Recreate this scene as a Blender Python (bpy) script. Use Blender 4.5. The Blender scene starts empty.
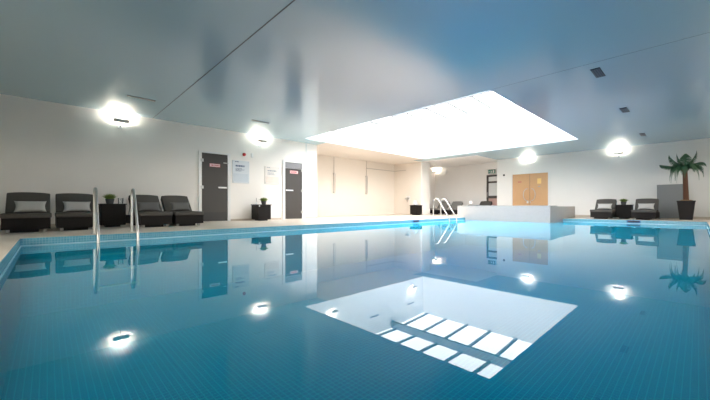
import bpy, bmesh, math, random
from mathutils import Vector, Matrix
random.seed(7)
PI = math.pi
S = bpy.context.scene
COL = S.collection

# ------------------------------------------------------------------ materials
def mat(name, color, rough=0.5, metal=0.0, spec=0.5, noise=0.0, nscale=8.0, bump=0.0, bscale=60.0, coat=0.0, ior=1.5):
    m = bpy.data.materials.new(name); m.use_nodes = True
    nt = m.node_tree; b = nt.nodes['Principled BSDF']
    b.inputs['Base Color'].default_value = (*color, 1)
    b.inputs['Roughness'].default_value = rough
    b.inputs['Metallic'].default_value = metal
    b.inputs['Specular IOR Level'].default_value = spec
    b.inputs['IOR'].default_value = ior
    b.inputs['Coat Weight'].default_value = coat
    geo = nt.nodes.new('ShaderNodeTexCoord')
    if noise > 0:
        n = nt.nodes.new('ShaderNodeTexNoise'); n.inputs['Scale'].default_value = nscale
        n.inputs['Detail'].default_value = 4
        nt.links.new(geo.outputs['Object'], n.inputs['Vector'])
        r = nt.nodes.new('ShaderNodeMix'); r.data_type = 'RGBA'
        r.inputs['A'].default_value = (*[c*(1-noise) for c in color], 1)
        r.inputs['B'].default_value = (*[min(1, c*(1+noise)) for c in color], 1)
        nt.links.new(n.outputs['Fac'], r.inputs['Factor'])
        nt.links.new(r.outputs['Result'], b.inputs['Base Color'])
    if bump > 0:
        n2 = nt.nodes.new('ShaderNodeTexNoise'); n2.inputs['Scale'].default_value = bscale
        nt.links.new(geo.outputs['Object'], n2.inputs['Vector'])
        bp = nt.nodes.new('ShaderNodeBump'); bp.inputs['Strength'].default_value = bump
        bp.inputs['Distance'].default_value = 0.01
        nt.links.new(n2.outputs['Fac'], bp.inputs['Height']); nt.links.new(bp.outputs['Normal'], b.inputs['Normal'])
    return m

def tiles(name, c1, c2, mortar, size, gap, plane='xy', rough=0.3, bump=0.0, offset=0.0, spec=0.5):
    m = mat(name, c1, rough, spec=spec); nt = m.node_tree; b = nt.nodes['Principled BSDF']
    g = nt.nodes.new('ShaderNodeNewGeometry')
    vec = g.outputs['Position']
    if plane == 'wall':
        sp = nt.nodes.new('ShaderNodeSeparateXYZ'); cb = nt.nodes.new('ShaderNodeCombineXYZ')
        ad = nt.nodes.new('ShaderNodeMath'); ad.operation = 'ADD'
        nt.links.new(vec, sp.inputs[0]); nt.links.new(sp.outputs['X'], ad.inputs[0]); nt.links.new(sp.outputs['Y'], ad.inputs[1])
        nt.links.new(ad.outputs[0], cb.inputs['X']); nt.links.new(sp.outputs['Z'], cb.inputs['Y']); vec = cb.outputs[0]
    br = nt.nodes.new('ShaderNodeTexBrick')
    br.offset = offset; br.inputs['Scale'].default_value = 1.0
    br.inputs['Brick Width'].default_value = size; br.inputs['Row Height'].default_value = size
    br.inputs['Mortar Size'].default_value = gap; br.inputs['Mortar Smooth'].default_value = 0.3
    br.inputs['Color1'].default_value = (*c1, 1); br.inputs['Color2'].default_value = (*c2, 1); br.inputs['Mortar'].default_value = (*mortar, 1)
    nt.links.new(vec, br.inputs['Vector']); nt.links.new(br.outputs['Color'], b.inputs['Base Color'])
    return m

def weave(name, color, rough=0.55):
    m = mat(name, color, rough, spec=0.22); nt = m.node_tree; b = nt.nodes['Principled BSDF']
    tc = nt.nodes.new('ShaderNodeTexCoord')
    w1 = nt.nodes.new('ShaderNodeTexWave'); w1.bands_direction = 'Z'; w1.inputs['Scale'].default_value = 22
    w2 = nt.nodes.new('ShaderNodeTexWave'); w2.bands_direction = 'X'; w2.inputs['Scale'].default_value = 22
    mx = nt.nodes.new('ShaderNodeMath'); mx.operation = 'MULTIPLY'
    for w in (w1, w2): nt.links.new(tc.outputs['Object'], w.inputs['Vector'])
    nt.links.new(w1.outputs['Fac'], mx.inputs[0]); nt.links.new(w2.outputs['Fac'], mx.inputs[1])
    r = nt.nodes.new('ShaderNodeMix'); r.data_type = 'RGBA'
    r.inputs['A'].default_value = (*[c*0.6 for c in color], 1); r.inputs['B'].default_value = (*[c*1.6 for c in color], 1)
    nt.links.new(mx.outputs[0], r.inputs['Factor']); nt.links.new(r.outputs['Result'], b.inputs['Base Color'])
    bp = nt.nodes.new('ShaderNodeBump'); bp.inputs['Strength'].default_value = 0.5; bp.inputs['Distance'].default_value = 0.01
    nt.links.new(mx.outputs[0], bp.inputs['Height']); nt.links.new(bp.outputs['Normal'], b.inputs['Normal'])
    return m

def wood(name, c1, c2):
    m = mat(name, c1, 0.45); nt = m.node_tree; b = nt.nodes['Principled BSDF']
    tc = nt.nodes.new('ShaderNodeTexCoord'); mp = nt.nodes.new('ShaderNodeMapping')
    mp.inputs['Scale'].default_value = (6, 6, 0.7)
    n = nt.nodes.new('ShaderNodeTexNoise'); n.inputs['Scale'].default_value = 5; n.inputs['Detail'].default_value = 6
    nt.links.new(tc.outputs['Object'], mp.inputs['Vector']); nt.links.new(mp.outputs[0], n.inputs['Vector'])
    r = nt.nodes.new('ShaderNodeMix'); r.data_type = 'RGBA'
    r.inputs['A'].default_value = (*c1, 1); r.inputs['B'].default_value = (*c2, 1)
    nt.links.new(n.outputs['Fac'], r.inputs['Factor']); nt.links.new(r.outputs['Result'], b.inputs['Base Color'])
    return m

def emit(name, color, strength):
    m = bpy.data.materials.new(name); m.use_nodes = True; nt = m.node_tree; nt.nodes.clear()
    o = nt.nodes.new('ShaderNodeOutputMaterial'); e = nt.nodes.new('ShaderNodeEmission')
    e.inputs[0].default_value = (*color, 1); e.inputs[1].default_value = strength
    nt.links.new(e.outputs[0], o.inputs[0]); return m

def water(name, tint, rough=0.0, wave=0.0, murk=None, k=0.1):
    m = bpy.data.materials.new(name); m.use_nodes = True; nt = m.node_tree; nt.nodes.clear()
    o = nt.nodes.new('ShaderNodeOutputMaterial'); t = nt.nodes.new('ShaderNodeBsdfTransparent')
    t.inputs[0].default_value = (*tint, 1)
    g = nt.nodes.new('ShaderNodeBsdfGlossy'); g.inputs['Roughness'].default_value = rough; g.inputs['Color'].default_value = (1, 1, 1, 1)
    f = nt.nodes.new('ShaderNodeFresnel'); f.inputs['IOR'].default_value = 1.333
    mx = nt.nodes.new('ShaderNodeMixShader')
    body = t
    if murk:   # light scattered back inside the water column grows with the path length
        lw = nt.nodes.new('ShaderNodeLayerWeight'); lw.inputs['Blend'].default_value = 0.5
        df_ = nt.nodes.new('ShaderNodeBsdfDiffuse'); df_.inputs[0].default_value = (*murk, 1)
        def mth(op, a, b):
            n_ = nt.nodes.new('ShaderNodeMath'); n_.operation = op
            for q, v_ in enumerate((a, b)):
                if hasattr(v_, 'is_linked'): nt.links.new(v_, n_.inputs[q])
                else: n_.inputs[q].default_value = v_
            return n_.outputs[0]
        c_ = mth('MAXIMUM', mth('SUBTRACT', 1.0, lw.outputs['Facing']), 0.04)
        fac = mth('SUBTRACT', 1.0, mth('POWER', math.e, mth('DIVIDE', -k, c_)))
        body = nt.nodes.new('ShaderNodeMixShader')
        nt.links.new(fac, body.inputs[0]); nt.links.new(t.outputs[0], body.inputs[1]); nt.links.new(df_.outputs[0], body.inputs[2])
    nt.links.new(f.outputs[0], mx.inputs[0]); nt.links.new(body.outputs[0], mx.inputs[1]); nt.links.new(g.outputs[0], mx.inputs[2])
    nt.links.new(mx.outputs[0], o.inputs[0])
    if wave > 0:
        ge = nt.nodes.new('ShaderNodeNewGeometry'); n = nt.nodes.new('ShaderNodeTexNoise'); n.inputs['Scale'].default_value = 1.3
        n.inputs['Detail'].default_value = 1
        bp = nt.nodes.new('ShaderNodeBump'); bp.inputs['Strength'].default_value = wave; bp.inputs['Distance'].default_value = 0.02
        nt.links.new(ge.outputs['Position'], n.inputs['Vector']); nt.links.new(n.outputs['Fac'], bp.inputs['Height'])
        nt.links.new(bp.outputs['Normal'], g.inputs['Normal'])
    return m

M = {}
M['wall'] = mat('wall_paint', (0.88, 0.825, 0.775), 0.6, noise=0.02, nscale=2)
M['far_wall'] = mat('wall_paint_cool', (0.87, 0.84, 0.81), 0.6, noise=0.02, nscale=2)
M['beige'] = mat('beige_paint', (0.78, 0.71, 0.63), 0.7, noise=0.02, nscale=2)
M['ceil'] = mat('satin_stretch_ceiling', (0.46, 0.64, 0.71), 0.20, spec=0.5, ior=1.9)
M['beigeceil'] = mat('alcove_ceiling_paint', (0.72, 0.66, 0.59), 0.5, noise=0.01)
M['recceil'] = mat('recess_ceiling_paint', (0.80, 0.78, 0.75), 0.5, noise=0.01)
M['shaft'] = mat('shaft_white_paint', (0.86, 0.86, 0.85), 0.8)
M['deck'] = tiles('deck_tile', (0.72, 0.61, 0.51), (0.75, 0.64, 0.54), (0.63, 0.54, 0.45), 0.3, 0.003, rough=0.45)
M['skirt'] = mat('skirting_tile', (0.58, 0.49, 0.41), 0.5, noise=0.05)
M['poolfloor'] = tiles('pool_mosaic_floor', (0.0, 0.065, 0.33), (0.0, 0.08, 0.37), (0.03, 0.31, 0.58), 0.05, 0.0035, rough=0.35)
M['poolwall'] = tiles('pool_mosaic_wall', (0.0, 0.065, 0.33), (0.0, 0.08, 0.37), (0.03, 0.31, 0.58), 0.05, 0.0035, 'wall', rough=0.35)
M['band'] = tiles('waterline_mosaic', (0.10, 0.36, 0.49), (0.14, 0.42, 0.55), (0.28, 0.54, 0.64), 0.033, 0.003, 'wall', rough=0.25)
M['lip'] = mat('pale_blue_trim', (0.42, 0.70, 0.80), 0.3)
M['water'] = water('calm_pool_water', (0.22, 0.70, 0.88), 0.0, 0.02, (0.0, 0.49, 0.76), 0.13)
M['spawater'] = water('spa_water', (0.6, 0.88, 0.94), 0.0)
M['spa'] = tiles('grey_spa_mosaic', (0.43, 0.405, 0.38), (0.45, 0.425, 0.40), (0.47, 0.445, 0.42), 0.05, 0.003, 'wall', rough=0.4)
M['seam'] = mat('dark_seam', (0.13, 0.14, 0.15), 0.6)
M['wicker'] = weave('dark_wicker', (0.013, 0.010, 0.009))
M['fabric'] = mat('charcoal_fabric', (0.095, 0.086, 0.078), 0.9, spec=0.2, noise=0.15, nscale=120, bump=0.3, bscale=300)
M['greyfabric'] = mat('mid_grey_fabric', (0.24, 0.23, 0.215), 0.9, spec=0.2, noise=0.1, nscale=120)
M['pale'] = mat('pale_grey_linen', (0.54, 0.51, 0.48), 0.9, spec=0.2, noise=0.08, nscale=60, bump=0.2, bscale=200)
M['darkpillow'] = mat('dark_grey_linen', (0.15, 0.145, 0.14), 0.9, spec=0.2, noise=0.12, nscale=60, bump=0.2, bscale=200)
M['foot'] = mat('pale_foot', (0.5, 0.48, 0.45), 0.5, noise=0.03)
M['steel'] = mat('polished_steel', (0.60, 0.58, 0.55), 0.30, metal=1.0, noise=0.03)
M['brushed'] = mat('brushed_metal', (0.55, 0.54, 0.52), 0.4, metal=0.7, noise=0.03)
M['lampgrey'] = mat('lamp_grey_enamel', (0.72, 0.71, 0.68), 0.5, noise=0.03)
M['doorglass'] = mat('smoked_glass', (0.046, 0.038, 0.033), 0.45, noise=0.04, nscale=1.5)
M['doordark'] = mat('dark_band_glass', (0.030, 0.027, 0.026), 0.45, noise=0.04)
M['transom'] = mat('grey_transom_glass', (0.26, 0.25, 0.26), 0.3, noise=0.03)
M['frame'] = mat('white_door_frame', (0.84, 0.82, 0.80), 0.45, noise=0.01)
M['red'] = mat('red_plastic', (0.62, 0.02, 0.02), 0.4, noise=0.03)
M['signpink'] = mat('sign_red', (0.55, 0.10, 0.11), 0.5, noise=0.02)
M['white'] = mat('white_plastic', (0.82, 0.81, 0.80), 0.4, noise=0.01)
M['paperblue'] = mat('pale_blue_poster', (0.66, 0.69, 0.73), 0.35, noise=0.03)
M['paperblue2'] = mat('mid_blue_print', (0.56, 0.61, 0.67), 0.4, noise=0.05)
M['paperwarm'] = mat('pale_peach_poster', (0.82, 0.76, 0.71), 0.35, noise=0.03)
M['paperpeach'] = mat('peach_print', (0.78, 0.68, 0.61), 0.4, noise=0.05)
M['ink'] = mat('ink_navy', (0.06, 0.10, 0.20), 0.6, noise=0.02)
M['ink2'] = mat('ink_grey', (0.34, 0.36, 0.42), 0.6, noise=0.02)
M['oak'] = wood('oak_veneer', (0.60, 0.33, 0.15), (0.68, 0.40, 0.20))
M['yellow'] = mat('yellow_notice', (0.90, 0.62, 0.22), 0.6, noise=0.02)
M['darkframe'] = mat('dark_door_frame', (0.07, 0.06, 0.055), 0.5, noise=0.05)
M['pane'] = mat('bright_door_glass', (0.70, 0.72, 0.72), 0.12, noise=0.05)
M['panepink'] = mat('reddish_door_panel', (0.62, 0.40, 0.36), 0.3, noise=0.05)
M['green'] = mat('exit_green', (0.01, 0.16, 0.13), 0.5, noise=0.02)
M['greypanel'] = mat('grey_panel_paint', (0.24, 0.245, 0.25), 0.6, noise=0.03)
M['vent'] = mat('grey_vent', (0.34, 0.34, 0.33), 0.5, noise=0.05)
M['ventdark'] = mat('dark_vent', (0.05, 0.055, 0.06), 0.5, noise=0.05)
M['pot'] = mat('dark_pot', (0.022, 0.018, 0.018), 0.6, spec=0.25, noise=0.1)
M['potgrey'] = mat('grey_pot', (0.07, 0.07, 0.07), 0.6, noise=0.1)
M['soil'] = mat('brown_mulch', (0.28, 0.16, 0.07), 0.9, noise=0.4, nscale=60, bump=0.6, bscale=80)
M['leaf'] = mat('grass_green', (0.17, 0.26, 0.04), 0.6, noise=0.3, nscale=20)
M['palm'] = mat('palm_green', (0.05, 0.13, 0.06), 0.55, noise=0.3, nscale=12)
M['bark'] = mat('palm_bark', (0.13, 0.055, 0.03), 0.9, noise=0.35, nscale=30, bump=0.8, bscale=60)
M['glass'] = water('drinking_glass', (0.93, 0.94, 0.94), 0.02)
M['addedwindowglass'] = water('window_glass', (0.97, 0.98, 0.98), 0.0)
M['beam'] = mat('beam_grey', (0.26, 0.29, 0.31), 0.6, noise=0.02)
M['bar'] = mat('glazing_bar_grey', (0.05, 0.055, 0.06), 0.5, noise=0.02)
M['barwhite'] = mat('glazing_cap_white', (0.80, 0.81, 0.82), 0.5, noise=0.01)
M['daylight'] = emit('daylit_opal_glazing', (0.95, 0.98, 1.0), 4.5)
M['shade'] = emit('glowing_lamp_shade', (1.0, 0.92, 0.82), 1.0)
M['bulb'] = emit('halogen_tube', (1.0, 0.90, 0.76), 12.0)
M['pipe'] = mat('grey_conduit', (0.50, 0.45, 0.40), 0.4, noise=0.05)
M['towel'] = mat('white_towel', (0.82, 0.81, 0.79), 0.95, noise=0.03, bump=0.4, bscale=200)

# ------------------------------------------------------------------ mesh helpers
def new(): return bmesh.new()

def box(bm, x0, y0, z0, x1, y1, z1, mx=None, bev=0.0, seg=2):
    r = bmesh.ops.create_cube(bm, size=1.0)
    vs = r['verts']
    for v in vs:
        v.co = Vector((x0+(v.co.x+.5)*(x1-x0), y0+(v.co.y+.5)*(y1-y0), z0+(v.co.z+.5)*(z1-z0)))
    if bev > 0:
        es = list({e for v in vs for e in v.link_edges})
        rb = bmesh.ops.bevel(bm, geom=es, offset=bev, segments=seg, profile=0.5, affect='EDGES')
        vs = list({v for f in rb['faces'] for v in f.verts} | {v for v in vs if v.is_valid})
    if mx is not None:
        bmesh.ops.transform(bm, matrix=mx, verts=vs)
    return vs

def tube(bm, pts, r, n=10, cap=True):
    pts = [Vector(p) for p in pts]
    rings = []
    prev = None
    for i, p in enumerate(pts):
        d = (pts[min(i+1, len(pts)-1)] - pts[max(i-1, 0)]).normalized()
        if prev is None:
            a = d.orthogonal().normalized()
        else:
            a = (prev - d*prev.dot(d)).normalized()
        prev = a
        b = d.cross(a)
        rr = r[i] if isinstance(r, (list, tuple)) else r
        rings.append([bm.verts.new(p + (a*math.cos(2*PI*k/n) + b*math.sin(2*PI*k/n))*rr) for k in range(n)])
    for i in range(len(rings)-1):
        for k in range(n):
            bm.faces.new((rings[i][k], rings[i][(k+1) % n], rings[i+1][(k+1) % n], rings[i+1][k]))
    if cap:
        bm.faces.new(rings[0][::-1]); bm.faces.new(rings[-1])

def lathe(bm, prof, n=24, c=(0, 0, 0)):
    rings = []
    for r, z in prof:
        rings.append([bm.verts.new((c[0]+max(r, 1e-4)*math.cos(2*PI*k/n), c[1]+max(r, 1e-4)*math.sin(2*PI*k/n), c[2]+z)) for k in range(n)])
    for i in range(len(rings)-1):
        for k in range(n):
            bm.faces.new((rings[i][k], rings[i][(k+1) % n], rings[i+1][(k+1) % n], rings[i+1][k]))
    bm.faces.new(rings[0][::-1]); bm.faces.new(rings[-1])

def prism(bm, poly, x0, x1):
    """poly of (y,z) extruded along x"""
    a = [bm.verts.new((x0, y, z)) for y, z in poly]; b = [bm.verts.new((x1, y, z)) for y, z in poly]
    n = len(poly)
    bm.faces.new(a); bm.faces.new(b[::-1])
    for i in range(n):
        bm.faces.new((a[i], b[i], b[(i+1) % n], a[(i+1) % n]))

def obj(name, bm, m, parent=None, smooth=False, **props):
    bmesh.ops.recalc_face_normals(bm, faces=bm.faces)
    me = bpy.data.meshes.new(name); bm.to_mesh(me); bm.free()
    me.materials.append(m)
    if smooth:
        for p in me.polygons: p.use_smooth = True
        me.set_sharp_from_angle(angle=math.radians(40))
    o = bpy.data.objects.new(name, me); COL.objects.link(o)
    if parent: o.parent = parent
    for k, v in props.items(): o[k] = v
    return o

def thing(name, label, cat, loc=(0, 0, 0), rotz=0.0, group=None):
    o = bpy.data.objects.new(name, None); COL.objects.link(o)
    o.empty_display_size = 0.1
    o.location = loc; o.rotation_euler = (0, 0, rotz); o['label'] = label; o['category'] = cat
    if group: o['group'] = group
    return o

def tag(o, label, cat, group=None, kind=None):
    o['label'] = label; o['category'] = cat
    if group: o['group'] = group
    if kind: o['kind'] = kind
    return o

def struct(name, bm, m, parent=None):
    o = obj(name, bm, m, parent); o['kind'] = 'structure'; return o

def dup(root, loc, rotz, label, group=None):
    r = root.copy(); COL.objects.link(r); r.location = loc; r.rotation_euler = (0, 0, rotz); r['label'] = label
    if group: r['group'] = group
    for ch in list(root.children):
        c = ch.copy(); COL.objects.link(c); c.parent = r
        for g in list(ch.children):
            d = g.copy(); COL.objects.link(d); d.parent = c
    return r

def sbox(name, m, *b):
    bm = new()
    for q in b: box(bm, *q)
    return struct(name, bm, m)

# ------------------------------------------------------------------ the setting
CZ = 2.798                       # ceiling height
PX0, PX1, PY0, PY1 = -0.28, 13.92, -0.17, 6.59   # pool rim
WZ = -0.11                       # water level
DEP = -1.12                      # basin floor
SX0, SX1, SY0, SY1 = 6.476, 13.52, 2.891, 9.376  # skylight opening
XA, YA = -3.2, -2.8              # unseen near walls
YL, XF, XR, YB = 10.0, 16.5, 17.4, 11.85

sbox('floor', M['deck'], (XA, YA, -0.2, PX0, 12.05, 0), (PX1, YA, -0.2, 17.6, 12.05, 0),
     (PX0, YA, -0.2, PX1, PY0, 0), (PX0, PY1, -0.2, PX1, 12.05, 0))
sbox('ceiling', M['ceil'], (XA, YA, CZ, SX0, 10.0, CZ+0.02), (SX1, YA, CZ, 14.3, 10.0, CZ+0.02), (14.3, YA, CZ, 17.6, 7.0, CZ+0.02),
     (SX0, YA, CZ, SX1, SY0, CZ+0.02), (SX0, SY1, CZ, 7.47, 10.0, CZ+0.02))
sbox('ceiling_alcove', M['beigeceil'], (7.47, SY1, CZ-0.001, SX1, 12.05, CZ+0.02), (SX1, 10.0, CZ-0.001, 14.3, 12.05, CZ+0.02))
sbox('ceiling_recess', M['recceil'], (14.3, 7.0, CZ-0.001, 17.6, 12.05, CZ+0.02))
sbox('wall_left', M['wall'], (XA, YL, 0, 7.47, 12.05, CZ))
sbox('wall_alcove', M['beige'], (7.47, YB, 0, 14.3, 12.05, CZ), (14.28, YL+0.06, 0, 14.3, YB, CZ))
sbox('wall_pillar', M['wall'], (14.3, YL, 0, 15.06, 12.05, CZ))
sbox('wall_recess', M['far_wall'], (15.06, 11.2, 0, XR, 12.05, CZ), (XR, 7.0, 0, XR+0.2, 12.05, CZ))
sbox('wall_far', M['far_wall'], (XF, YA, 0, XR+0.2, 7.0, CZ))
# windows added to the two unseen walls, to fill the room with daylight
def added_window_wall(name, n, along_x, a0, a1, w0, w1, p, nb, z0=0.35):
    z1, th = 2.45, 0.15
    def B(u0, u1, za, zb, d0=0.0, d1=th):
        return (u0, p-d1, za, u1, p-d0, zb) if along_x else (p-d1, u0, za, p-d0, u1, zb)
    sbox(name, M['wall'], B(a0, w0, 0, CZ), B(w1, a1, 0, CZ), B(w0, w1, 0, z0), B(w0, w1, z1, CZ))
    wn = bpy.data.objects.new('window_%d' % n, None); COL.objects.link(wn); wn['kind'] = 'structure'  # added out of view for its fill light
    bm = new()
    for k in range(nb+1):
        u = w0+(w1-w0)*k/nb; box(bm, *B(max(w0, u-0.03), min(w1, u+0.03), z0, z1, 0.04, 0.10))
    box(bm, *B(w0, w1, z0, z0+0.06, 0.045, 0.095)); box(bm, *B(w0, w1, z1-0.06, z1, 0.045, 0.095))
    obj('window_frame', bm, M['frame'], wn)
    bm = new(); box(bm, *B(w0+0.01, w1-0.01, z0+0.01, z1-0.01, 0.06, 0.07)); obj('pane', bm, M['addedwindowglass'], wn)
added_window_wall('wall_near', 2, False, YA-0.15, 12.05, -2.0, 5.0, XA, 5)
added_window_wall('wall_right', 3, True, XA, XR+0.2, 0.5, 15.5, YA, 10, 1.5)
# pool basin
sbox('pool_basin_floor', M['poolfloor'], (PX0-0.1, PY0-0.1, DEP-0.1, PX1+0.1, PY1+0.1, DEP))
sbox('wall_pool_near', M['poolwall'], (PX0-0.05, PY0-0.05, DEP, PX0, PY1+0.05, -0.003))
sbox('wall_pool_far', M['poolwall'], (PX1, PY0-0.05, DEP, PX1+0.05, PY1+0.05, -0.003))
sbox('wall_pool_right', M['poolwall'], (PX0, PY0-0.05, DEP, PX1, PY0, -0.003))
sbox('wall_pool_left', M['poolwall'], (PX0, PY1, DEP, PX1, PY1+0.05, -0.003))
e = 0.006
sbox('trim_1', M['band'], (PX0, PY0, WZ, PX0+e, PY1, 0.002), (PX1-e, PY0, WZ, PX1, PY1, 0.002),
     (PX0, PY0, WZ, PX1, PY0+e, 0.002), (PX0, PY1-e, WZ, PX1, PY1, 0.002))
e2 = 0.014
sbox('trim_2', M['lip'], (PX0, PY0, WZ-0.02, PX0+e2, PY1, WZ+0.012), (PX1-e2, PY0, WZ-0.02, PX1, PY1, WZ+0.012),
     (PX0, PY0, WZ-0.02, PX1, PY0+e2, WZ+0.012), (PX0, PY1-e2, WZ-0.02, PX1, PY1, WZ+0.012))
bm = new()
v = [bm.verts.new(p) for p in ((PX0, PY0, WZ), (PX1, PY0, WZ), (PX1, PY1, WZ), (PX0, PY1, WZ))]
bm.faces.new(v)
o = obj('pool_water', bm, M['water'])
tag(o, 'calm clear blue water filling the indoor pool', 'water', kind='stuff')
for x_, y_, rz_, lab in ((9.08, PY1-e, 0, 'dark skimmer slot in the far long pool edge before the cube table'), (PX1-e, 1.46, -PI/2, 'dark skimmer slot in the short pool edge before the far loungers')):
    sk = thing('pool_skimmer', lab, 'skimmer', (x_, y_, -0.045), rz_, 'pool skimmers')
    bm = new(); box(bm, -0.17, -0.010, -0.035, 0.17, -0.001, 0.035, None, 0.003); obj('face_plate', bm, M['poolwall'], sk)
    bm = new(); box(bm, -0.15, -0.012, -0.020, 0.15, -0.0095, 0.022); obj('slot', bm, M['ventdark'], sk)
# ceiling seams and skirting
sbox('trim_3', M['seam'], (2.03, YA, CZ-0.003, 2.045, YL, CZ+0.001))
sbox('trim_4', M['seam'], (6.468, YA, CZ-0.002, 6.473, SY0, CZ+0.001))
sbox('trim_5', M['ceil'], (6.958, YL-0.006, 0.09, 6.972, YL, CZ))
sbox('baseboard_far', M['skirt'], (XF-0.012, YA, 0, XF, 7.0, 0.09))
sbox('baseboard_left', M['skirt'], (XA, YL-0.012, 0, 3.17, YL, 0.06), (4.13, YL-0.012, 0, 5.92, YL, 0.06), (6.93, YL-0.012, 0, 7.47, YL, 0.06))
# skylight shaft
SH = 4.62
t = 0.12
sbox('wall_shaft_left', M['shaft'], (SX0-t, SY1, CZ+0.02, SX1+t, SY1+t, SH+0.4))
sbox('wall_shaft_far', M['shaft'], (SX1, SY0, CZ+0.02, SX1+t, SY1, SH+0.4))
sbox('wall_shaft_near', M['shaft'], (SX0-t, SY0, CZ+0.02, SX0, SY1, SH+0.4))
sbox('wall_shaft_right', M['shaft'], (SX0-t, SY0-t, CZ+0.02, SX1+t, SY0, SH+0.4))

# glazing: two pitched rows of opal panes either side of a beam
BX = 11.16                     # beam
ZB = 4.44                      # beam underside (deck datum)
ZE = 4.60                      # eaves at far wall
ZR = 4.74                      # at the beam top
win = bpy.data.objects.new('window_1', None); COL.objects.link(win); win['kind'] = 'structure'
bm = new(); box(bm, BX-0.06, SY0, ZB, BX+0.06, SY1, ZR+0.06)
obj('ridge_beam', bm, M['beam'], win)
ybars = [3.93, 4.97, 6.02, 7.06, 8.10, 9.14]
edges = [SY0] + ybars + [SY1]
def zfar(x): return ZR + (ZE-ZR)*(x-BX)/(SX1-BX)
ZN = 4.62
def znear(x): return ZR + (ZN-ZR)*(BX-x)/(BX-SX0)
for i in range(len(edges)-1):
    for (xa, za, xb, zb) in ((BX, ZR, SX1, ZE), (SX0, ZN, BX, ZR)):
        bm = new(); y0, y1 = edges[i], edges[i+1]
        lo = [bm.verts.new(p) for p in ((xa, y0, za), (xb, y0, zb), (xb, y1, zb), (xa, y1, za))]
        hi = [bm.verts.new(p) for p in ((xa, y0, za+.02), (xb, y0, zb+.02), (xb, y1, zb+.02), (xa, y1, za+.02))]
        bm.faces.new(lo); bm.faces.new(hi[::-1])
        for k in range(4): bm.faces.new((lo[k], lo[(k+1) % 4], hi[(k+1) % 4], hi[k]))
        obj('pane', bm, M['daylight'], win)
def bar(y, w, d, m, name):
    bm = new()
    for (xa, za, xb, zb) in ((BX, ZR, SX1, ZE), (SX0, ZN, BX, ZR)):
        q = [[bm.verts.new((x, yy, z+dz)) for yy, dz in ((y-w, -d), (y+w, -d), (y+w, 0.002), (y-w, 0.002))] for x, z in ((xa, za), (xb, zb))]
        for k in range(4): bm.faces.new((q[0][k], q[0][(k+1) % 4], q[1][(k+1) % 4], q[1][k]))
        bm.faces.new(q[0][::-1]); bm.faces.new(q[1])
    obj(name, bm, m, win)
for y in ybars:
    bar(y, 0.035, 0.055, M['barwhite'], 'glazing_bar')
    bar(y-0.048, 0.012, 0.045, M['bar'], 'bar_gasket'); bar(y+0.048, 0.012, 0.045, M['bar'], 'bar_gasket')
bm = new(); box(bm, BX-0.12, SY1-0.10, ZB+0.02, BX+0.12, SY1, ZB+0.14)
obj('beam_bracket', bm, M['brushed'], win)

# ------------------------------------------------------------------ loungers
def cushion(bm, w, y0, y1, z0, z1, bev=0.022):
    box(bm, -w/2, y0, z0, w/2, y1, z1, None, bev, 3)

def make_lounger():
    t = thing('sun_lounger', 'x', 'sun lounger')
    W = 0.62
    bm = new()
    prism(bm, [(0.02, 0.25), (0.02, 0.055), (1.42, 0.055), (1.46, 0.12), (1.46, 0.25)], -W/2+0.005, W/2-0.005)
    obj('base', bm, M['wicker'], t)
    for y in (0.10, 1.12):
        bm = new(); box(bm, -W/2+0.10, y, 0.0, W/2-0.16, y+0.25, 0.055)
        obj('plinth', bm, M['wicker'], t)
    for x in (-W/2+0.05, W/2-0.11):
        for y in (0.10, 1.3):
            bm = new(); box(bm, x, y, 0, x+0.06, y+0.05, 0.055, None, 0.008)
            obj('foot', bm, M['foot'], t)
    bm = new(); cushion(bm, W+0.02, 0.0, 0.82, 0.25, 0.335)
    obj('seat_cushion', bm, M['fabric'], t, True)
    # reclined back: cushion with a gently arched top edge, on a wicker frame
    L_, T_ = 0.535, 0.075
    a = math.radians(47)
    mx = Matrix.Translation((0, 0.80, 0.30)) @ Matrix.Rotation(a, 4, 'X')
    bm = new()
    n = 12
    out = []
    for i in range(n+1):
        u = -1+2*i/n
        x = u*(W/2-0.005)
        top = L_ - 0.028*abs(u)**2.5
        out.append((x, top))
    loop = [(-W/2+0.005, 0.0)] + out + [(W/2-0.005, 0.0)]
    f = [bm.verts.new((x, y, T_)) for x, y in loop]; b = [bm.verts.new((x, y, 0)) for x, y in loop]
    bm.faces.new(f); bm.faces.new(b[::-1])
    for i in range(len(loop)): bm.faces.new((f[i], b[i], b[(i+1) % len(loop)], f[(i+1) % len(loop)]))
    bmesh.ops.recalc_face_normals(bm, faces=bm.faces)
    es = [e_ for e_ in bm.edges if e_.calc_face_angle(0) > 1.0]
    bmesh.ops.bevel(bm, geom=es, offset=0.016, segments=3, profile=0.5, affect='EDGES')
    bm.transform(mx)
    obj('back_cushion', bm, M['fabric'], t, True)
    bm = new(); box(bm, -W/2+0.005, 0.0, -0.045, W/2-0.005, L_-0.04, -0.004, mx, 0.008)
    obj('back_frame', bm, M['wicker'], t)
    for sx in (-1, 1):
        bm = new(); tube(bm, [(sx*(W/2-0.05), 1.09, 0.55), (sx*(W/2-0.05), 1.36, 0.25)], 0.012, 8)
        obj('back_stay', bm, M['brushed'], t)
    return t

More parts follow.
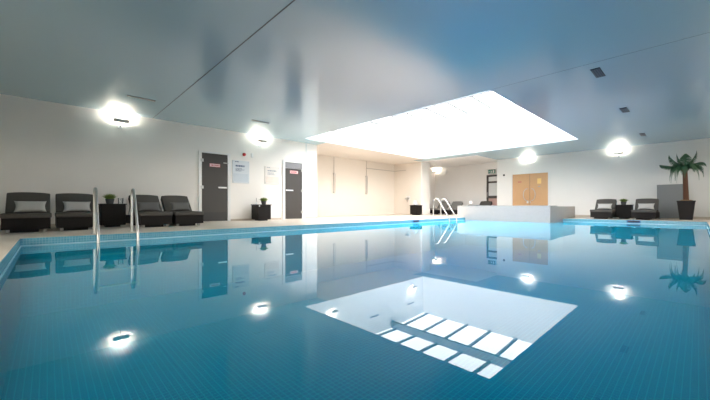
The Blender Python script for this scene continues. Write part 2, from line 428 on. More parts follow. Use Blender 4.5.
def pillow_mesh(w, h, th):
    bm = new(); n = 14
    top = {}
    for side in (1, -1):
        for i in range(n+1):
            for j in range(n+1):
                u, v_ = -1+2*i/n, -1+2*j/n
                edge = max(abs(u), abs(v_)) > 0.999
                if side == -1 and edge: continue
                k = (1-abs(u)**2.6)*(1-abs(v_)**2.6)
                pin = 1-0.17*(1-abs(u)**2)*(abs(v_)**3) ; pin2 = 1-0.12*(1-abs(v_)**2)*(abs(u)**3)
                top[(side, i, j)] = bm.verts.new((u*w/2*pin2, v_*h/2*pin, side*th/2*max(k, 0)**0.42))
    def g(s, i, j): return top.get((s, i, j)) or top[(1, i, j)]
    for s in (1, -1):
        for i in range(n):
            for j in range(n):
                bm.faces.new((g(s, i, j), g(s, i+1, j), g(s, i+1, j+1), g(s, i, j+1)))
    return bm

lg = make_lounger()
pl = {}
for key in ('pale', 'darkpillow'):
    pl[key] = None
def place_pillow(loc, rotz, key, label, group, tilt=0.0, w=0.45, h=0.225):
    if pl[key] is None:
        bm = pillow_mesh(0.45, 0.25, 0.105)
        o = obj('scatter_pillow', bm, M[key], None, True); pl[key] = o
    else:
        o = pl[key].copy(); COL.objects.link(o)
    tag(o, label, 'pillow', group)
    # lies back on the lounger's reclined cushion: local lounger coords -> world
    a = math.radians(58)
    L_ = Matrix.Translation(loc) @ Matrix.Rotation(rotz, 4, 'Z') @ Matrix.Translation((tilt, 0.742, 0.452)) @ Matrix.Rotation(a, 4, 'X')
    o.matrix_world = L_
first = True
def place_lounger(loc, rotz, label, group):
    global first
    if first:
        o = lg; o.location = loc; o.rotation_euler = (0, 0, rotz); o['label'] = label; o['group'] = group; first = False
    else:
        o = dup(lg, loc, rotz, label, group)
    return o
GL = 'loungers along the left wall'
LD = [((-0.26, 8.02, 0), 'dark wicker lounger with pale pillow, first from the left along the left wall', 'pale', 'pale grey pillow on the leftmost lounger', 0.03),
      ((0.43, 8.08, 0), 'dark wicker lounger with pale pillow, beside the side table and near pool ladder', 'pale', 'pale grey pillow on the lounger just left of the pool ladder', 0.02),
      ((1.745, 8.14, 0), 'dark wicker lounger with dark pillow, partly behind the near pool ladder', 'darkpillow', 'dark grey pillow on the lounger behind the ladder rail', 0.03),
      ((2.42, 8.14, 0), 'dark wicker lounger with dark pillow, nearest to the first smoked glass door', 'darkpillow', 'dark grey pillow on the lounger nearest the first glass door', 0.03)]
for loc, lab, key, plab, dx in LD:
    r = 0.0 if key == 'pale' else math.radians(2.5)
    place_lounger(loc, r, lab, GL); place_pillow(loc, r, key, plab, 'pillows on the left wall loungers', dx)
GR = 'loungers by the far wall'
for loc, lab, plab in [((14.42, 2.42, 0), 'dark wicker lounger with pale pillow at far wall, left of the small table', 'pale grey pillow on the far wall lounger left of the small table'),
                       ((14.42, 1.26, 0), 'dark wicker lounger with pale pillow at far wall, beside the grey panel and palm', 'pale grey pillow on the far wall lounger beside the grey panel')]:
    place_lounger(loc, -PI/2, lab, GR); place_pillow(loc, -PI/2, 'pale', plab, 'pillows on the far wall loungers', 0.0)
GC = 'loungers in the recess behind the pillar'
for loc, lab in [((15.75, 10.18, 0), 'grey cushioned wicker lounger in the recess, right behind the white pillar'),
                 ((15.75, 9.36, 0), 'grey cushioned wicker lounger in the recess, seen through the far ladder'),
                 ((15.90, 7.78, 0), 'dark lounger in the recess, in front of the dark framed door')]:
    o = place_lounger(loc, -PI/2, lab, GC)
    if 'in front' not in lab:
        for c in o.children:
            if 'cushion' in c.name: c.material_slots[0].link = 'OBJECT'; c.material_slots[0].material = M['greyfabric']

# ------------------------------------------------------------------ side tables
def make_table():
    t = thing('side_table', 'x', 'side table')
    bm = new(); box(bm, -0.225, 0.0, 0.04, 0.225, 0.45, 0.49, None, 0.012)
    obj('body', bm, M['wicker'], t)
    bm = new(); box(bm, -0.24, -0.015, 0.49, 0.24, 0.465, 0.515, None, 0.006)
    obj('table_top', bm, M['wicker'], t)
    bm = new(); box(bm, -0.13, 0.05, 0.0, 0.13, 0.40, 0.04)
    obj('plinth', bm, M['wicker'], t)
    return t
tb = make_table()
tb.location = (1.065, 8.88, 0); tb['label'] = 'dark wicker side table between loungers, behind the near pool ladder'; tb['group'] = 'dark wicker side tables'
dup(tb, (4.985, 9.42, 0), 0, 'dark wicker cube table between the two smoked glass doors', 'dark wicker side tables')
dup(tb, (15.15, 1.87, 0), -PI/2, 'dark wicker side table between the two far wall loungers', 'dark wicker side tables')
dup(tb, (13.79, 10.16, 0), -PI/2, 'dark wicker cube table against the alcove side wall by white pillar', 'dark wicker side tables')
dup(tb, (16.55, 8.35, 0), -PI/2, 'dark small table in the recess, right of the two loungers there', 'dark wicker side tables')
TZ = 0.515
# small silver clasp on the cube table between doors
# potted grass plants
def make_plant(r0, h, blades, spread, key='potgrey'):
    t = thing('potted_plant', 'x', 'potted plant')
    bm = new(); lathe(bm, [(r0*.75, 0), (r0, h), (r0*0.9, h), (r0*0.85, h*0.88), (0, h*0.88)], 20)
    obj('pot', bm, M[key], t, True)
    bm = new()
    for i in range(blades):
        an = random.uniform(0, 2*PI); rr = random.uniform(0, r0*.7); tilt = random.uniform(0.05, spread)
        ln = random.uniform(0.6, 1.0)*h*1.45; w = 0.007
        bx_, by_ = rr*math.cos(an), rr*math.sin(an)
        d = Vector((math.cos(an)*math.sin(tilt), math.sin(an)*math.sin(tilt), math.cos(tilt)))
        sd = Vector((-math.sin(an), math.cos(an), 0))*w
        p0 = Vector((bx_, by_, h*0.86)); p1 = p0 + d*ln*0.55; p2 = p0 + d*ln + Vector((d.x, d.y, -0.25))*ln*0.25
        vs = [bm.verts.new(p0-sd), bm.verts.new(p0+sd), bm.verts.new(p1+sd), bm.verts.new(p1-sd), bm.verts.new(p2)]
        bm.faces.new(vs[:4]); bm.faces.new((vs[3], vs[2], vs[4]))
    obj('foliage', bm, M['leaf'], t)
    return t
pp = make_plant(0.085, 0.105, 480, 0.95)
pp.location = (1.02, 9.08, TZ); pp['label'] = 'small green tufted plant in grey pot on the table behind the ladder'; pp['group'] = 'small potted plants on side tables'
dup(pp, (5.03, 9.56, TZ), 0.7, 'small green plant in grey pot on the cube table between glass doors', 'small potted plants on side tables')
dup(pp, (15.35, 1.89, TZ), 1.9, 'small green tufted plant on the table between far wall loungers', 'small potted plants on side tables')
# clear glass votive by the first plant
bm = new(); lathe(bm, [(0.045, 0), (0.052, 0.13), (0.047, 0.13), (0.041, 0.012), (0, 0.012)], 20, (0, 0, 0))
o = obj('drinking_glass', bm, M['glass'], None, True); o.location = (1.215, 9.06, TZ)
tag(o, 'clear glass tumbler on the side table beside the small plant', 'glass')
# reed diffuser
df = thing('reed_diffuser', 'slim bottle with tall sticks on the cube table between glass doors', 'diffuser', (4.83, 9.66, TZ))
bm = new(); lathe(bm, [(0.025, 0), (0.027, 0.05), (0.010, 0.065), (0.010, 0.08)], 16); obj('bottle', bm, M['white'], df, True)
for q in (-0.012, 0.0, 0.014):
    bm = new(); tube(bm, [(0, 0, 0.05), (q, q*0.5, 0.21)], 0.003, 6)
    obj('reed', bm, M['pipe'], df)
bm = new(); box(bm, -0.02, -0.01, 0, 0.02, 0, 0.05, None, 0.004)
o = obj('key_tag', bm, M['brushed']); o.location = (4.80, 9.404, 0.445)
tag(o, 'tiny metal clasp on the front of the cube table between glass doors', 'clasp')
# white folded towel on the alcove table
bm = new()
n = 10
for k in range(3):
    s = 0.13-0.03*k
    box(bm, -s, -s*0.9, 0.085*k, s, s*0.9, 0.085*(k+1), None, 0.03, 3)
o = obj('folded_towel', bm, M['towel'], None, True); o.location = (14.01, 10.22, TZ)
tag(o, 'white folded towels stacked on the cube table by the white pillar', 'towel')
# recess table lamp
tl = thing('table_lamp', 'small glowing white lamp on the recess table', 'table lamp', (16.72, 8.50, TZ))
bm = new(); lathe(bm, [(0.05, 0), (0.05, 0.012), (0.012, 0.02), (0.012, 0.09)], 16); obj('base', bm, M['brushed'], tl, True)
bm = new(); lathe(bm, [(0.08, 0.085), (0.055, 0.22), (0.053, 0.22), (0.078, 0.085)], 20); obj('lamp_shade', bm, M['shade'], tl, True)

# ------------------------------------------------------------------ pool ladders
def rail_path(x, yb, yw):
    pts = [(x, yb, 0.0), (x, yb, 0.60)]
    r = (yb-0.05-(yw+0.23))/2
    r = 0.12
    cy = yb-r
    for k in range(1, 9):
        a = k*PI/8*0.80
        pts.append((x, cy+r*math.cos(a), 0.63+r*math.sin(a)))
    pts += [(x, yw+0.06, 0.10), (x, yw+0.015, 0.02), (x, yw, -0.08), (x, yw, -0.85)]
    return pts
def ladder(x0, x1, yb, yw, label):
    t = thing('pool_ladder', label, 'pool ladder', (x0, yb, 0), 0, 'steel pool ladders')
    dx = x1-x0
    for x in (0, dx):
        bm = new(); tube(bm, [(p[0]+x, p[1], p[2]) for p in rail_path(0, 0, yw-yb)], 0.021, 12)
        rl = obj('handrail', bm, M['steel'], t, True)
        bm = new(); lathe(bm, [(0.05, 0.001), (0.05, 0.012), (0.024, 0.018)], 18, (x, 0, 0)); obj('flange', bm, M['steel'], rl, True)
    for z in (-0.30, -0.55, -0.80):
        bm = new(); box(bm, 0, yw-yb-0.04, z-0.012, dx, yw-yb+0.05, z+0.012, None, 0.006); obj('step', bm, M['steel'], t)
    return t
ladder(0.575, 1.095, 6.95, 6.40, 'polished steel pool ladder at the near left end of the pool')
ladder(10.80, 11.33, 7.02, 6.34, 'polished steel pool ladder at the far side beside the raised grey tub')

# ------------------------------------------------------------------ raised spa tub
sp = thing('spa_tub', 'raised grey tiled tub block standing over the far pool edge', 'spa tub', (12.4, 3.46, 0))
bm = new()
W_, D_ = 3.2, 3.44
box(bm, 0, 0, DEP+0.005, 1.50, 3.10, WZ+0.08)          # part standing in the pool
for b in ((0, 0, WZ+0.08, W_, 0.35, 0.452), (0, D_-0.35, 0.001, W_, D_, 0.452), (W_-0.35, 0.35, 0.001, W_, D_-0.35, 0.452), (0, 0.35, 0.001, 0.8, D_-0.35, 0.452)):
    q = list(b)
    if q[0] == 0 and q[1] == 0: q[2] = 0.001
    box(bm, *q)
box(bm, 0.8, 0.35, 0.001, W_-0.35, D_-0.35, 0.05)
box(bm, 0, 0, WZ+0.08, 1.50, 3.10, 0.003)
obj('tiled_surround', bm, M['spa'], sp)
bm = new(); box(bm, -0.01, -0.01, 0.452, 0.75, D_+0.01, 0.482, None, 0.006)
obj('capping', bm, M['spa'], sp)
bm = new(); vq = [bm.verts.new(p) for p in ((0.8, 0.35, 0.38), (W_-0.35, 0.35, 0.38), (W_-0.35, D_-0.35, 0.38), (0.8, D_-0.35, 0.38))]; bm.faces.new(vq)
o = obj('tub_water', bm, M['spawater'], sp)

# ------------------------------------------------------------------ doors on the left wall
def bars_text(bm, x0, x1, z0, z1, y, rows, seed, fill=0.6, th=0.003):
    rnd = random.Random(seed); n = rows; dz = (z1-z0)/n
    for i in range(n):
        zt = z1-i*dz
        x = x0; end = x0+(x1-x0)*rnd.uniform(0.6, 1.0)
        while x < end-0.01:
            w = min(rnd.uniform(0.02, 0.06), end-x)
            box(bm, x, y-th, zt-dz*fill, x+w, y, zt); x += w+0.012
def sauna_door(name, x0, x1, ztop, hinge_left, sx0, sx1, sz0, sz1, transom, hx0, hx1):
    d = bpy.data.objects.new(name, None); COL.objects.link(d); d.location = (0, 0, 0); d['kind'] = 'structure'
    y = YL
    fw = 0.095
    bm = new()
    box(bm, x0-fw, y-0.035, 0, x0-0.008, y-0.001, ztop+fw*0.55); box(bm, x1+0.008, y-0.035, 0, x1+fw, y-0.001, ztop+fw*0.55); box(bm, x0-0.008, y-0.035, ztop+0.008, x1+0.008, y-0.001, ztop+fw*0.55)
    obj('door_frame', bm, M['frame'], d)
    zt = transom if transom else ztop
    bm = new(); box(bm, x0, y-0.022, 0.28, x1, y-0.010, zt); lf = obj('glass_leaf', bm, M['doorglass'], d)
    bm = new(); box(bm, x0, y-0.022, 0.015, x1, y-0.010, 0.28); obj('kick_band', bm, M['doordark'] if not transom else M['doorglass'], lf)
    if transom:
        bm = new(); box(bm, x0, y-0.020, transom+0.012, x1, y-0.008, ztop); obj('transom_pane', bm, M['transom'], d)
    hx = x0 if hinge_left else x1
    for hz in ((1.81, 1.02, 0.25) if hinge_left else (1.76, 1.02, 0.25)):
        bm = new(); box(bm, hx-0.04, y-0.042, hz-0.045, hx+0.04, y-0.008, hz+0.045, None, 0.006); obj('hinge', bm, M['brushed'], d)
    bm = new(); box(bm, hx0, y-0.075, 1.000, hx1, y-0.050, 1.045, None, 0.006); box(bm, hx0+0.02, y-0.052, 1.01, hx0+0.04, y-0.02, 1.035); box(bm, hx1-0.04, y-0.052, 1.01, hx1-0.02, y-0.02, 1.035)
    obj('pull_handle', bm, M['white'], d)
    bm = new(); box(bm, sx0, y-0.028, sz0, sx1, y-0.0222, sz1); sg = obj('door_sign', bm, M['white'], d)
    bm = new(); b_ = 0.012
    for q in ((sx0, sz0, sx1, sz0+b_), (sx0, sz1-b_, sx1, sz1), (sx0, sz0, sx0+b_, sz1), (sx1-b_, sz0, sx1, sz1)):
        box(bm, q[0], y-0.030, q[1], q[2], y-0.0281, q[3])
    xx = sx0+0.03
    k = 0
    while xx < sx1-0.045:
        w = (0.028, 0.034, 0.024, 0.03)[k % 4]; box(bm, xx, y-0.030, sz0+0.024, xx+w, y-0.0281, sz1-0.024); xx += w+0.009; k += 1
    obj('sign_lettering', bm, M['signpink'], sg)
    return d
d1 = sauna_door('door_1', 3.285, 4.03, 2.03, True, 3.50, 3.81, 1.635, 1.735, None, 3.74, 4.00)
bm = new(); box(bm, 3.90, YL-0.05, 1.765, 4.05, YL-0.022, 1.79, None, 0.004); obj('door_closer', bm, M['brushed'], d1)
d2 = sauna_door('door_2', 6.07, 6.77, 2.015, False, 6.26, 6.60, 1.625, 1.735, 1.80, 6.075, 6.37)

# notices
def notice(x0, x1, z0, z1, m, m2, mi, label, seed):
    t = thing('notice_board', label, 'notice', ((x0+x1)/2, YL, z0), 0, 'notices between the glass doors')
    w, hh = x1-x0, z1-z0
    bm = new(); box(bm, -w/2, -0.022, 0, w/2, -0.002, hh, None, 0.002); obj('panel', bm, m, t)
    bm = new(); box(bm, -w/2+0.03, -0.024, 0.04, w/2-0.03, -0.0221, hh*0.42); obj('print_block', bm, m2, t)
    for nm, a_ in (('notice_title', (-w/2+0.10, w/2-0.03, hh*0.70, hh*0.80, -0.0221, 1, seed, 0.75)), ('notice_text', (-w/2+0.10, w/2-0.16, hh*0.50, hh*0.66, -0.0221, 3, seed+1, 0.45)),
                   ('notice_heading', (-w/2+0.08, -w/2+0.22, hh*0.91, hh*0.96, -0.0221, 1, seed+2, 0.7))):
        bm = new(); bars_text(bm, *a_); obj(nm, bm, mi, t)
    for sx in (-1, 1):
        for z in (0.03, hh-0.03):
            bm = new(); box(bm, sx*(w/2-0.03)-0.008, -0.03, z-0.008, sx*(w/2-0.03)+0.008, -0.0221, z+0.008, None, 0.002)
            obj('standoff', bm, M['brushed'], t)
notice(4.19, 4.74, 1.19, 1.90, M['paperblue'], M['paperblue2'], M['ink'], 'pale blue printed notice on wall right of the first glass door', 3)
notice(5.29, 5.84, 1.21, 1.80, M['paperwarm'], M['paperpeach'], M['ink2'], 'pale peach printed notice on wall left of the second glass door', 9)
# red alarm sounder and white call point
al = thing('alarm_sounder', 'round red fire alarm sounder above the blue notice', 'alarm', (4.57, YL, 2.11))
bm = new(); lathe(bm, [(0.052, 0.002), (0.052, 0.03), (0.042, 0.06), (0.02, 0.072)], 24)
bm.transform(Matrix.Rotation(PI/2, 4, 'X')); obj('sounder', bm, M['red'], al, True)
bm = new(); lathe(bm, [(0.058, 0.0005), (0.058, 0.012)], 24); bm.transform(Matrix.Rotation(PI/2, 4, 'X')); obj('back_plate', bm, M['white'], al, True)
bm = new(); box(bm, -0.035, -0.03, -0.07, 0.035, -0.0005, 0.07, None, 0.006)
o = obj('junction_box', bm, M['white']); o.location = (4.84, YL, 2.11); tag(o, 'small white junction box right of the red alarm sounder', 'junction box')

# ------------------------------------------------------------------ wall lamps
def make_lamp():
    t = thing('wall_lamp', 'x', 'wall lamp')     # local: wall at y=0, room towards -y
    bm = new(); box(bm, -0.05, -0.02, -0.19, 0.05, -0.0005, -0.09, None, 0.006); obj('wall_plate', bm, M['white'], t)
    bm = new(); tube(bm, [(0, -0.02, -0.14), (0, -0.08, -0.13), (0, -0.14, -0.10), (0, -0.155, -0.05)], 0.010, 8); obj('arm', bm, M['lampgrey'], t, True)
    mx = Matrix.Translation((0, -0.16, 0)) @ Matrix.Rotation(math.radians(-42), 4, 'X')
    bm = new(); box(bm, -0.165, -0.055, -0.022, 0.165, 0.055, 0.0, mx, 0.006); box(bm, -0.06, -0.035, -0.055, 0.06, 0.035, -0.025, mx, 0.008)
    hd = obj('lamp_head', bm, M['lampgrey'], t)
    bm = new(); tube(bm, [(-0.06, 0, 0.010), (0.06, 0, 0.010)], 0.006, 8); bm.transform(mx); obj('halogen_tube', bm, M['bulb'], hd)
    return t
lamps = [((1.33, YL, 2.59), 0, 'grey wall uplighter above the near loungers on the left wall', 5),
         ((5.12, YL, 2.61), 0, 'grey wall uplighter above the cube table between glass doors', 5),
         ((XF, 5.56, 2.60), -PI/2, 'grey wall uplighter above the wooden double doors', 3.5),
         ((XF, 2.17, 2.56), -PI/2, 'grey wall uplighter above the far wall loungers', 3.5),
         ((XR, 11.02, 2.56), -PI/2, 'grey wall uplighter in the recess right of the white pillar', 2),
         ((7.68, SY1, 3.21), 0, 'grey wall uplighter high in the skylight shaft, nearer the pool ladder', 5),
         ((12.6, SY1, 3.13), 0, 'grey wall uplighter high in the skylight shaft, above the white pillar', 5)]
l0 = make_lamp()
mxl = Matrix.Translation((0, -0.16, 0)) @ Matrix.Rotation(math.radians(-42), 4, 'X')
for i, (loc, rz, lab, en) in enumerate(lamps):
    if i == 0: l0.location = loc; l0.rotation_euler = (0, 0, rz); l0['label'] = lab; l0['group'] = 'wall uplighters'
    else: dup(l0, loc, rz, lab, 'wall uplighters')
    ld = bpy.data.lights.new('uplighter_lamp', 'AREA'); ld.energy = en; ld.color = (1.0, 0.90, 0.77)
    ld.shape = 'RECTANGLE'; ld.size = 0.28; ld.size_y = 0.08
    lo = bpy.data.objects.new('uplighter_lamp', ld); COL.objects.link(lo)
    # lies on the lit face of the tilted head, shining at the wall and up
    lo.matrix_world = Matrix.Translation(loc) @ Matrix.Rotation(rz, 4, 'Z') @ mxl @ Matrix.Translation((0, 0, 0.02)) @ Matrix.Rotation(PI, 4, 'X')

# ------------------------------------------------------------------ ceiling vents
def slot(name, L_, W_, m1, m2, n):
    t = thing(name, 'x', 'air vent')       # hangs at z=0, long side along x
    bm = new(); box(bm, -L_/2, -W_/2, -0.012, L_/2, W_/2, -0.0005, None, 0.003); fr = obj('vent_frame', bm, m1, t)
    for k in range(n):
        bm = new(); y = -W_/2+W_*(k+0.5)/n; box(bm, -L_/2+0.02, y-W_/n*0.25, -0.016, L_/2-0.02, y+W_/n*0.25, -0.0121)
        obj('blade', bm, m2, t)
    return t
a1 = slot('ceiling_vent', 0.52, 0.075, M['vent'], M['lampgrey'], 2); a1.location = (1.48, 8.29, CZ); a1['label'] = 'slim ceiling slot vent in front of the near left wall uplighter'; a1['group'] = 'ceiling slot vents'
dup(a1, (4.27, 8.32, CZ), 0, 'slim ceiling slot vent in front of the uplighter between glass doors', 'ceiling slot vents')
a2 = slot('ceiling_vent', 0.50, 0.135, M['ventdark'], M['seam'], 4); a2.location = (7.0, 1.21, CZ); a2['label'] = 'dark ceiling grille at upper right, largest and nearest of the three in a row'; a2['group'] = 'dark ceiling grilles'
dup(a2, (10.19, 1.235, CZ), 0, 'dark ceiling grille, middle one of the three in a row', 'dark ceiling grilles')
dup(a2, (14.1, 1.25, CZ), 0, 'dark ceiling grille, farthest of the three, above the far loungers', 'dark ceiling grilles')
for x, z, lab in ((10.0, 3.96, 'slot vent on the skylight shaft wall, left of the beam'), (12.5, 3.93, 'slot vent on the skylight shaft wall, right of the beam')):
    t = slot('wall_vent', 0.52, 0.075, M['vent'], M['ventdark'], 2); t.location = (x, SY1, z); t.rotation_euler = (-PI/2, 0, 0); t.rotation_euler = (PI/2, 0, 0)
    t.rotation_euler = (-PI/2, 0, 0); t['label'] = lab; t['group'] = 'shaft wall vents'

# ------------------------------------------------------------------ alcove fittings
def riser(x, label):
    t = thing('conduit_riser', label, 'pipe', (x, YB, 0), 0, 'thin risers on the alcove wall')
    bm = new(); tube(bm, [(0, -0.03, CZ-0.001), (0, -0.03, 2.02)], 0.010, 8); obj('pipe', bm, M['pipe'], t, True)
    bm = new(); lp = [(-0.04, -0.05, 2.0), (-0.04, -0.05, 1.12), (-0.02, -0.05, 1.08), (0.03, -0.05, 1.08), (0.05, -0.05, 1.12), (0.05, -0.05, 1.98), (0.02, -0.05, 2.03), (-0.02, -0.05, 2.03), (-0.04, -0.05, 2.0)]
    tube(bm, lp, 0.013, 8); obj('grab_loop', bm, M['brushed'], t, True)
    for z in (2.0, 1.12):
        bm = new(); tube(bm, [(-0.04, -0.05, z), (-0.04, -0.001, z)], 0.012, 8)
        obj('bracket', bm, M['pipe'], t)
riser(9.82, 'thin grey riser with hanging loop on the beige alcove wall, left one')
riser(12.0, 'thin grey riser with hanging loop on the beige alcove wall, right one')
bm = new(); tube(bm, [(12.02, YB-0.03, 2.43), (14.22, YB-0.03, 2.43), (14.25, YB-0.06, 2.43), (14.25, 11.0, 2.43)], 0.016, 8)
o = obj('conduit', bm, M['pipe'], None, True); tag(o, 'horizontal grey pipe near the ceiling around the alcove corner', 'pipe')
wf = thing('wall_basin', 'small steel wall basin on the alcove side wall above the cube table', 'basin', (14.28, 10.87, 0.86))
bm = new(); lathe(bm, [(0.03, -0.06), (0.10, -0.03), (0.13, 0.05), (0.115, 0.05), (0.09, 0), (0, -0.01)], 20, (-0.131, 0, 0)); obj('bowl', bm, M['brushed'], wf, True)
bm = new(); box(bm, -0.012, -0.13, -0.06, -0.0005, 0.13, 0.16, None, 0.004); obj('back_plate', bm, M['white'], wf)
bm = new(); tube(bm, [(-0.02, 0, 0.06), (-0.05, 0, 0.11), (-0.10, 0, 0.10)], 0.01, 8); obj('spout', bm, M['steel'], wf, True)
bm = new(); tube(bm, [(-0.12, 0, -0.06), (-0.12, 0, -0.14), (-0.01, 0, -0.16)], 0.014, 8); obj('waste_pipe', bm, M['pipe'], wf, True)

# ------------------------------------------------------------------ far wall doors and fittings
dd = bpy.data.objects.new('door_3', None); COL.objects.link(dd); dd['kind'] = 'structure'
y0, y1, ym = 4.69, 6.23, 5.455
for a, b in ((y0, ym-0.006), (ym+0.006, y1)):
    bm = new(); box(bm, XF-0.035, a, 0.01, XF-0.001, b, 1.99, None, 0.003); obj('door_leaf', bm, M['oak'], dd)
bm = new(); box(bm, XF-0.024, ym-0.006, 0.01, XF-0.001, ym+0.006, 1.99); obj('meeting_gap', bm, M['darkframe'], dd)
bm = new(); box(bm, XF-0.045, y0-0.05, 0, XF-0.001, y0-0.002, 2.02); box(bm, XF-0.045, y1+0.002, 0, XF-0.001, y1+0.05, 2.02); box(bm, XF-0.045, y0-0.002, 1.992, XF-0.001, y1+0.002, 2.03)
obj('door_frame', bm, M['frame'], dd)
for yy, sgn in ((ym-0.10, -1), (ym+0.10, 1)):
    bm = new(); pts = [(XF-0.035, yy, 0.72)]
    for k in range(0, 9):
        an = -PI/2+PI*k/8; pts.append((XF-0.09-0.02*math.cos(an), yy+sgn*0.16*math.cos(an), 1.0+0.28*math.sin(an)))
    pts.append((XF-0.035, yy, 1.28))
    tube(bm, pts, 0.014, 8); obj('pull_handle', bm, M['steel'], dd, True)
bm = new(); box(bm, XF-0.042, 5.82, 1.60, XF-0.0352, 5.98, 1.64); obj('door_sign', bm, M['signpink'], dd)
bm = new(); box(bm, XF-0.042, 4.965, 1.50, XF-0.0352, 5.13, 1.74); nb = obj('door_notice', bm, M['yellow'], dd)
bm = new(); box(bm, XF-0.042, 5.0, 1.36, XF-0.0352, 5.10, 1.385); obj('door_label', bm, M['ink2'], dd)
bm = new(); box(bm, XF-0.05, ym-0.03, 0.60, XF-0.0352, ym-0.01, 0.72); box(bm, XF-0.05, ym+0.05, 0.60, XF-0.0352, ym+0.13, 0.72); obj('lock_plate', bm, M['lampgrey'], dd)
bm = new(); lathe(bm, [(0.045, 0.0005), (0.045, 0.03), (0.03, 0.045)], 20); bm.transform(Matrix.Rotation(-PI/2, 4, 'Y'))
o = obj('door_sensor', bm, M['pot'], None, True); o.location = (XF, 6.65, 2.0); tag(o, 'small dark round sensor on the far wall left of the wooden doors', 'sensor')
# dark framed door in the recess
rd = bpy.data.objects.new('door_4', None); COL.objects.link(rd); rd['kind'] = 'structure'
ya, yb_, xx = 7.02, 7.92, XR
bm = new()
for q in ((yb_-0.10, 0, yb_, 2.14), (ya, 0, ya+0.09, 2.14), (ya+0.09, 2.05, yb_-0.10, 2.14), (ya+0.09, 1.70, yb_-0.10, 1.80), (ya+0.09, 0.88, yb_-0.10, 1.02), (ya+0.09, 0.0, yb_-0.10, 0.20)):
    box(bm, xx-0.06, q[0], q[1], xx-0.001, q[2], q[3])
obj('door_frame', bm, M['darkframe'], rd)
bm = new(); box(bm, xx-0.03, ya+0.09, 1.02, xx-0.012, yb_-0.10, 1.70); box(bm, xx-0.03, ya+0.09, 1.80, xx-0.012, yb_-0.10, 2.05); obj('pane', bm, M['pane'], rd)
bm = new(); box(bm, xx-0.03, ya+0.09, 0.20, xx-0.012, yb_-0.10, 0.88); obj('lower_pane', bm, M['panepink'], rd)
bm = new(); tube(bm, [(xx-0.06, yb_-0.05, 0.95), (xx-0.10, yb_-0.05, 0.95), (xx-0.10, yb_-0.05, 1.2), (xx-0.06, yb_-0.05, 1.2)], 0.012, 8); obj('pull_handle', bm, M['steel'], rd, True)
sbox('trim_6', M['frame'], (XR-0.07, 7.93, 0, XR-0.001, 8.10, 1.62))
sbox('trim_7', M['far_wall'], (XR-0.25, 7.0, 2.42, XR, 7.95, CZ))
ex = thing('exit_sign', 'green emergency exit sign above the dark framed recess door', 'exit sign', (XR-0.26, 7.55, 2.20))
bm = new(); box(bm, -0.02, -0.19, 0, 0.02, 0.19, 0.20, None, 0.004); obj('sign_box', bm, M['green'], ex)
X = -0.0245
def sq(y0_, z0_, y1_, z1_): box(bm, X, min(y0_, y1_), z0_, X+0.0042, max(y0_, y1_), z1_)
bm = new(); sq(-0.14, 0.03, -0.07, 0.17); obj('doorway_symbol', bm, M['white'], ex); bm = new()
sq(0.01, 0.13, 0.04, 0.16); sq(-0.01, 0.075, 0.03, 0.125); sq(-0.03, 0.095, -0.01, 0.11); sq(0.03, 0.09, 0.055, 0.105)
sq(-0.03, 0.045, 0.0, 0.075); sq(0.02, 0.03, 0.05, 0.07); obj('running_figure', bm, M['white'], ex); bm = new()
sq(0.09, 0.09, 0.16, 0.11); sq(0.14, 0.07, 0.155, 0.13)
obj('arrow_symbol', bm, M['white'], ex)
for yy in (-0.12, 0.11):
    bm = new(); box(bm, -0.01, yy, 0.20, 0.01, yy+0.01, 0.219); obj('hanger', bm, M['brushed'], ex)
# small speaker in the recess
bm = new(); box(bm, -0.07, -0.06, -0.10, -0.0005, 0.06, 0.10, None, 0.01)
o = obj('wall_speaker', bm, M['white']); o.location = (XR, 10.42, 2.52); tag(o, 'small white speaker on the recess wall right of its uplighter', 'speaker')
# grey free standing panel
gp = thing('screen_panel', 'plain grey standing panel behind the palm tree', 'panel', (16.25, 0.72, 0))
bm = new(); box(bm, -0.04, -0.40, 0.03, 0.04, 0.33, 1.24, None, 0.006); obj('board', bm, M['greypanel'], gp)
for yy in (-0.30, 0.24):
    bm = new(); box(bm, -0.14, yy, 0, 0.14, yy+0.05, 0.03)
    obj('foot', bm, M['greypanel'], gp)

# ------------------------------------------------------------------ palm
pt = thing('palm_tree', 'tall potted palm with drooping fronds in the far right corner', 'palm tree', (15.75, 0.29, 0))
bm = new()
mxp = Matrix.Rotation(PI/4, 4, 'Z')
def ring(bm, s, z): return [bm.verts.new((sx*s, sy*s, z)) for sx, sy in ((-1, -1), (1, -1), (1, 1), (-1, 1))]
r_ = [ring(bm, 0.155, 0.0), ring(bm, 0.215, 0.60), ring(bm, 0.225, 0.60), ring(bm, 0.225, 0.645), ring(bm, 0.195, 0.645), ring(bm, 0.19, 0.60)]
bm.faces.new(r_[0][::-1])
for i in range(len(r_)-1):
    for k in range(4): bm.faces.new((r_[i][k], r_[i][(k+1) % 4], r_[i+1][(k+1) % 4], r_[i+1][k]))
bm.faces.new(r_[-1])
obj('planter', bm, M['pot'], pt)
bm = new(); bmesh.ops.create_icosphere(bm, subdivisions=3, radius=0.185)
for v_ in bm.verts: v_.co.z = v_.co.z*0.32+0.625; v_.co += Vector((random.uniform(-.008, .008), random.uniform(-.008, .008), random.uniform(-.008, .008)))
obj('mulch', bm, M['soil'], pt)
bm = new(); pts = []; rad = []
for k in range(41):
    u = k/40; pts.append((0.02*math.sin(u*2.2), 0.03*u, 0.62+1.10*u)); rad.append((0.072-0.014*u)*(1.0+(0.10 if k % 2 else -0.04)))
tube(bm, pts, rad, 14); obj('trunk', bm, M['bark'], pt, True)
bm = new(); bmesh.ops.create_icosphere(bm, subdivisions=2, radius=0.10)
for v_ in bm.verts: v_.co.z = v_.co.z*1.0+1.72; v_.co.y += 0.03
obj('crown', bm, M['bark'], pt)
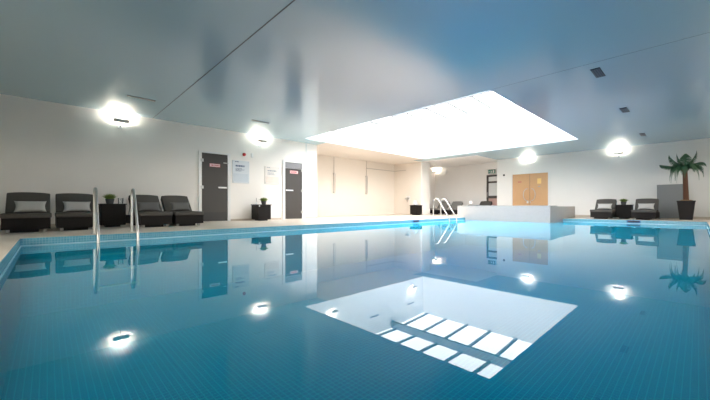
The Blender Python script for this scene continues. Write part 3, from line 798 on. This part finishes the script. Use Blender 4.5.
def frond(an, rise, ln, droop, seed):
    rnd = random.Random(seed); bm = new(); N = 22
    P = []
    for k in range(N+1):
        u = k/N
        rr = ln*(math.sin(u*1.45)/math.sin(1.45))
        z = rise*u - droop*u*u*u
        P.append(Vector((rr*math.cos(an), rr*math.sin(an), 1.76+z)) + Vector((0.02, 0.03, 0)))
    tube(bm, P, [0.010*(1-0.8*k/N) for k in range(N+1)], 6)
    for k in range(2, N+1):
        u = k/N; d = (P[k]-P[k-1]).normalized(); sd = d.cross(Vector((0, 0, 1))).normalized()
        L2 = 0.17*math.sin(PI*min(1, u*0.85+0.16))+0.03
        for s in (-1, 1):
            for q in (0, 0.33, 0.66):
                base = P[k-1].lerp(P[k], q)
                dr = (sd*s*0.85+d*0.6+Vector((0, 0, -0.35-0.25*rnd.random()))).normalized()
                w = d*0.007
                m_ = base+dr*L2*0.55; tip = base+dr*L2+Vector((0, 0, -0.3*L2))
                vs = [bm.verts.new(base-w*.6), bm.verts.new(base+w*.6), bm.verts.new(m_+w), bm.verts.new(m_-w), bm.verts.new(tip)]
                bm.faces.new(vs[:4]); bm.faces.new((vs[3], vs[2], vs[4]))
    obj('frond', bm, M['palm'], pt)
Ys = PI/2
spec = [(Ys, .22, .62, .06), (Ys+.3, .52, .40, .06), (-Ys+.2, .58, .28, .02), (-Ys, .42, .50, .42), (-Ys+.5, .34, .50, .66), (Ys-.3, .36, .40, .78), (Ys+.5, .34, .38, .84), (Ys+.1, .10, .20, .62),
        (PI, .38, .38, .74), (PI+.6, .44, .36, .60), (PI-.6, .36, .40, .80), (0.2, .40, .38, .60), (-.6, .42, .40, .55), (.7, .46, .38, .45), (PI+.1, .56, .20, .10), (-Ys-.4, .36, .36, .80), (Ys+.1, .56, .20, .05)]
for i, a in enumerate(spec): frond(*a, i)

# ------------------------------------------------------------------ camera, world, view
w = bpy.data.worlds.new('World'); S.world = w; w.use_nodes = True
wt = w.node_tree; bg = wt.nodes['Background']
tcw = wt.nodes.new('ShaderNodeTexCoord'); spw = wt.nodes.new('ShaderNodeSeparateXYZ'); rp = wt.nodes.new('ShaderNodeValToRGB')
wt.links.new(tcw.outputs['Generated'], spw.inputs[0]); wt.links.new(spw.outputs['Z'], rp.inputs[0]); wt.links.new(rp.outputs[0], bg.inputs[0])
rp.color_ramp.elements[0].position = 0.0; rp.color_ramp.elements[0].color = (0.12, 0.12, 0.10, 1)     # dim ground outside the added windows
rp.color_ramp.elements[1].position = 0.03; rp.color_ramp.elements[1].color = (1.0, 0.91, 0.80, 1)      # hazy sky
bg.inputs[1].default_value = 6.2
cd = bpy.data.cameras.new('Camera'); cam = bpy.data.objects.new('Camera', cd); COL.objects.link(cam)
cam.location = (0, 0, 0.458); cam.rotation_euler = (PI/2, 0, math.radians(46.578-90))
cd.sensor_width = 36; cd.lens = 325.17/710*36; cd.shift_y = 6.235/710; cd.clip_start = 0.02
S.camera = cam
S.view_settings.view_transform = 'Standard'; S.view_settings.look = 'None'; S.view_settings.gamma = 1; S.view_settings.exposure = 1.05
S.view_settings.use_curve_mapping = False
S.cycles.use_denoising = True
S.cycles.max_bounces = 12; S.cycles.diffuse_bounces = 6; S.cycles.glossy_bounces = 6; S.cycles.transparent_max_bounces = 12
S.cycles.sample_clamp_indirect = 25.0
S.cycles.caustics_reflective = False
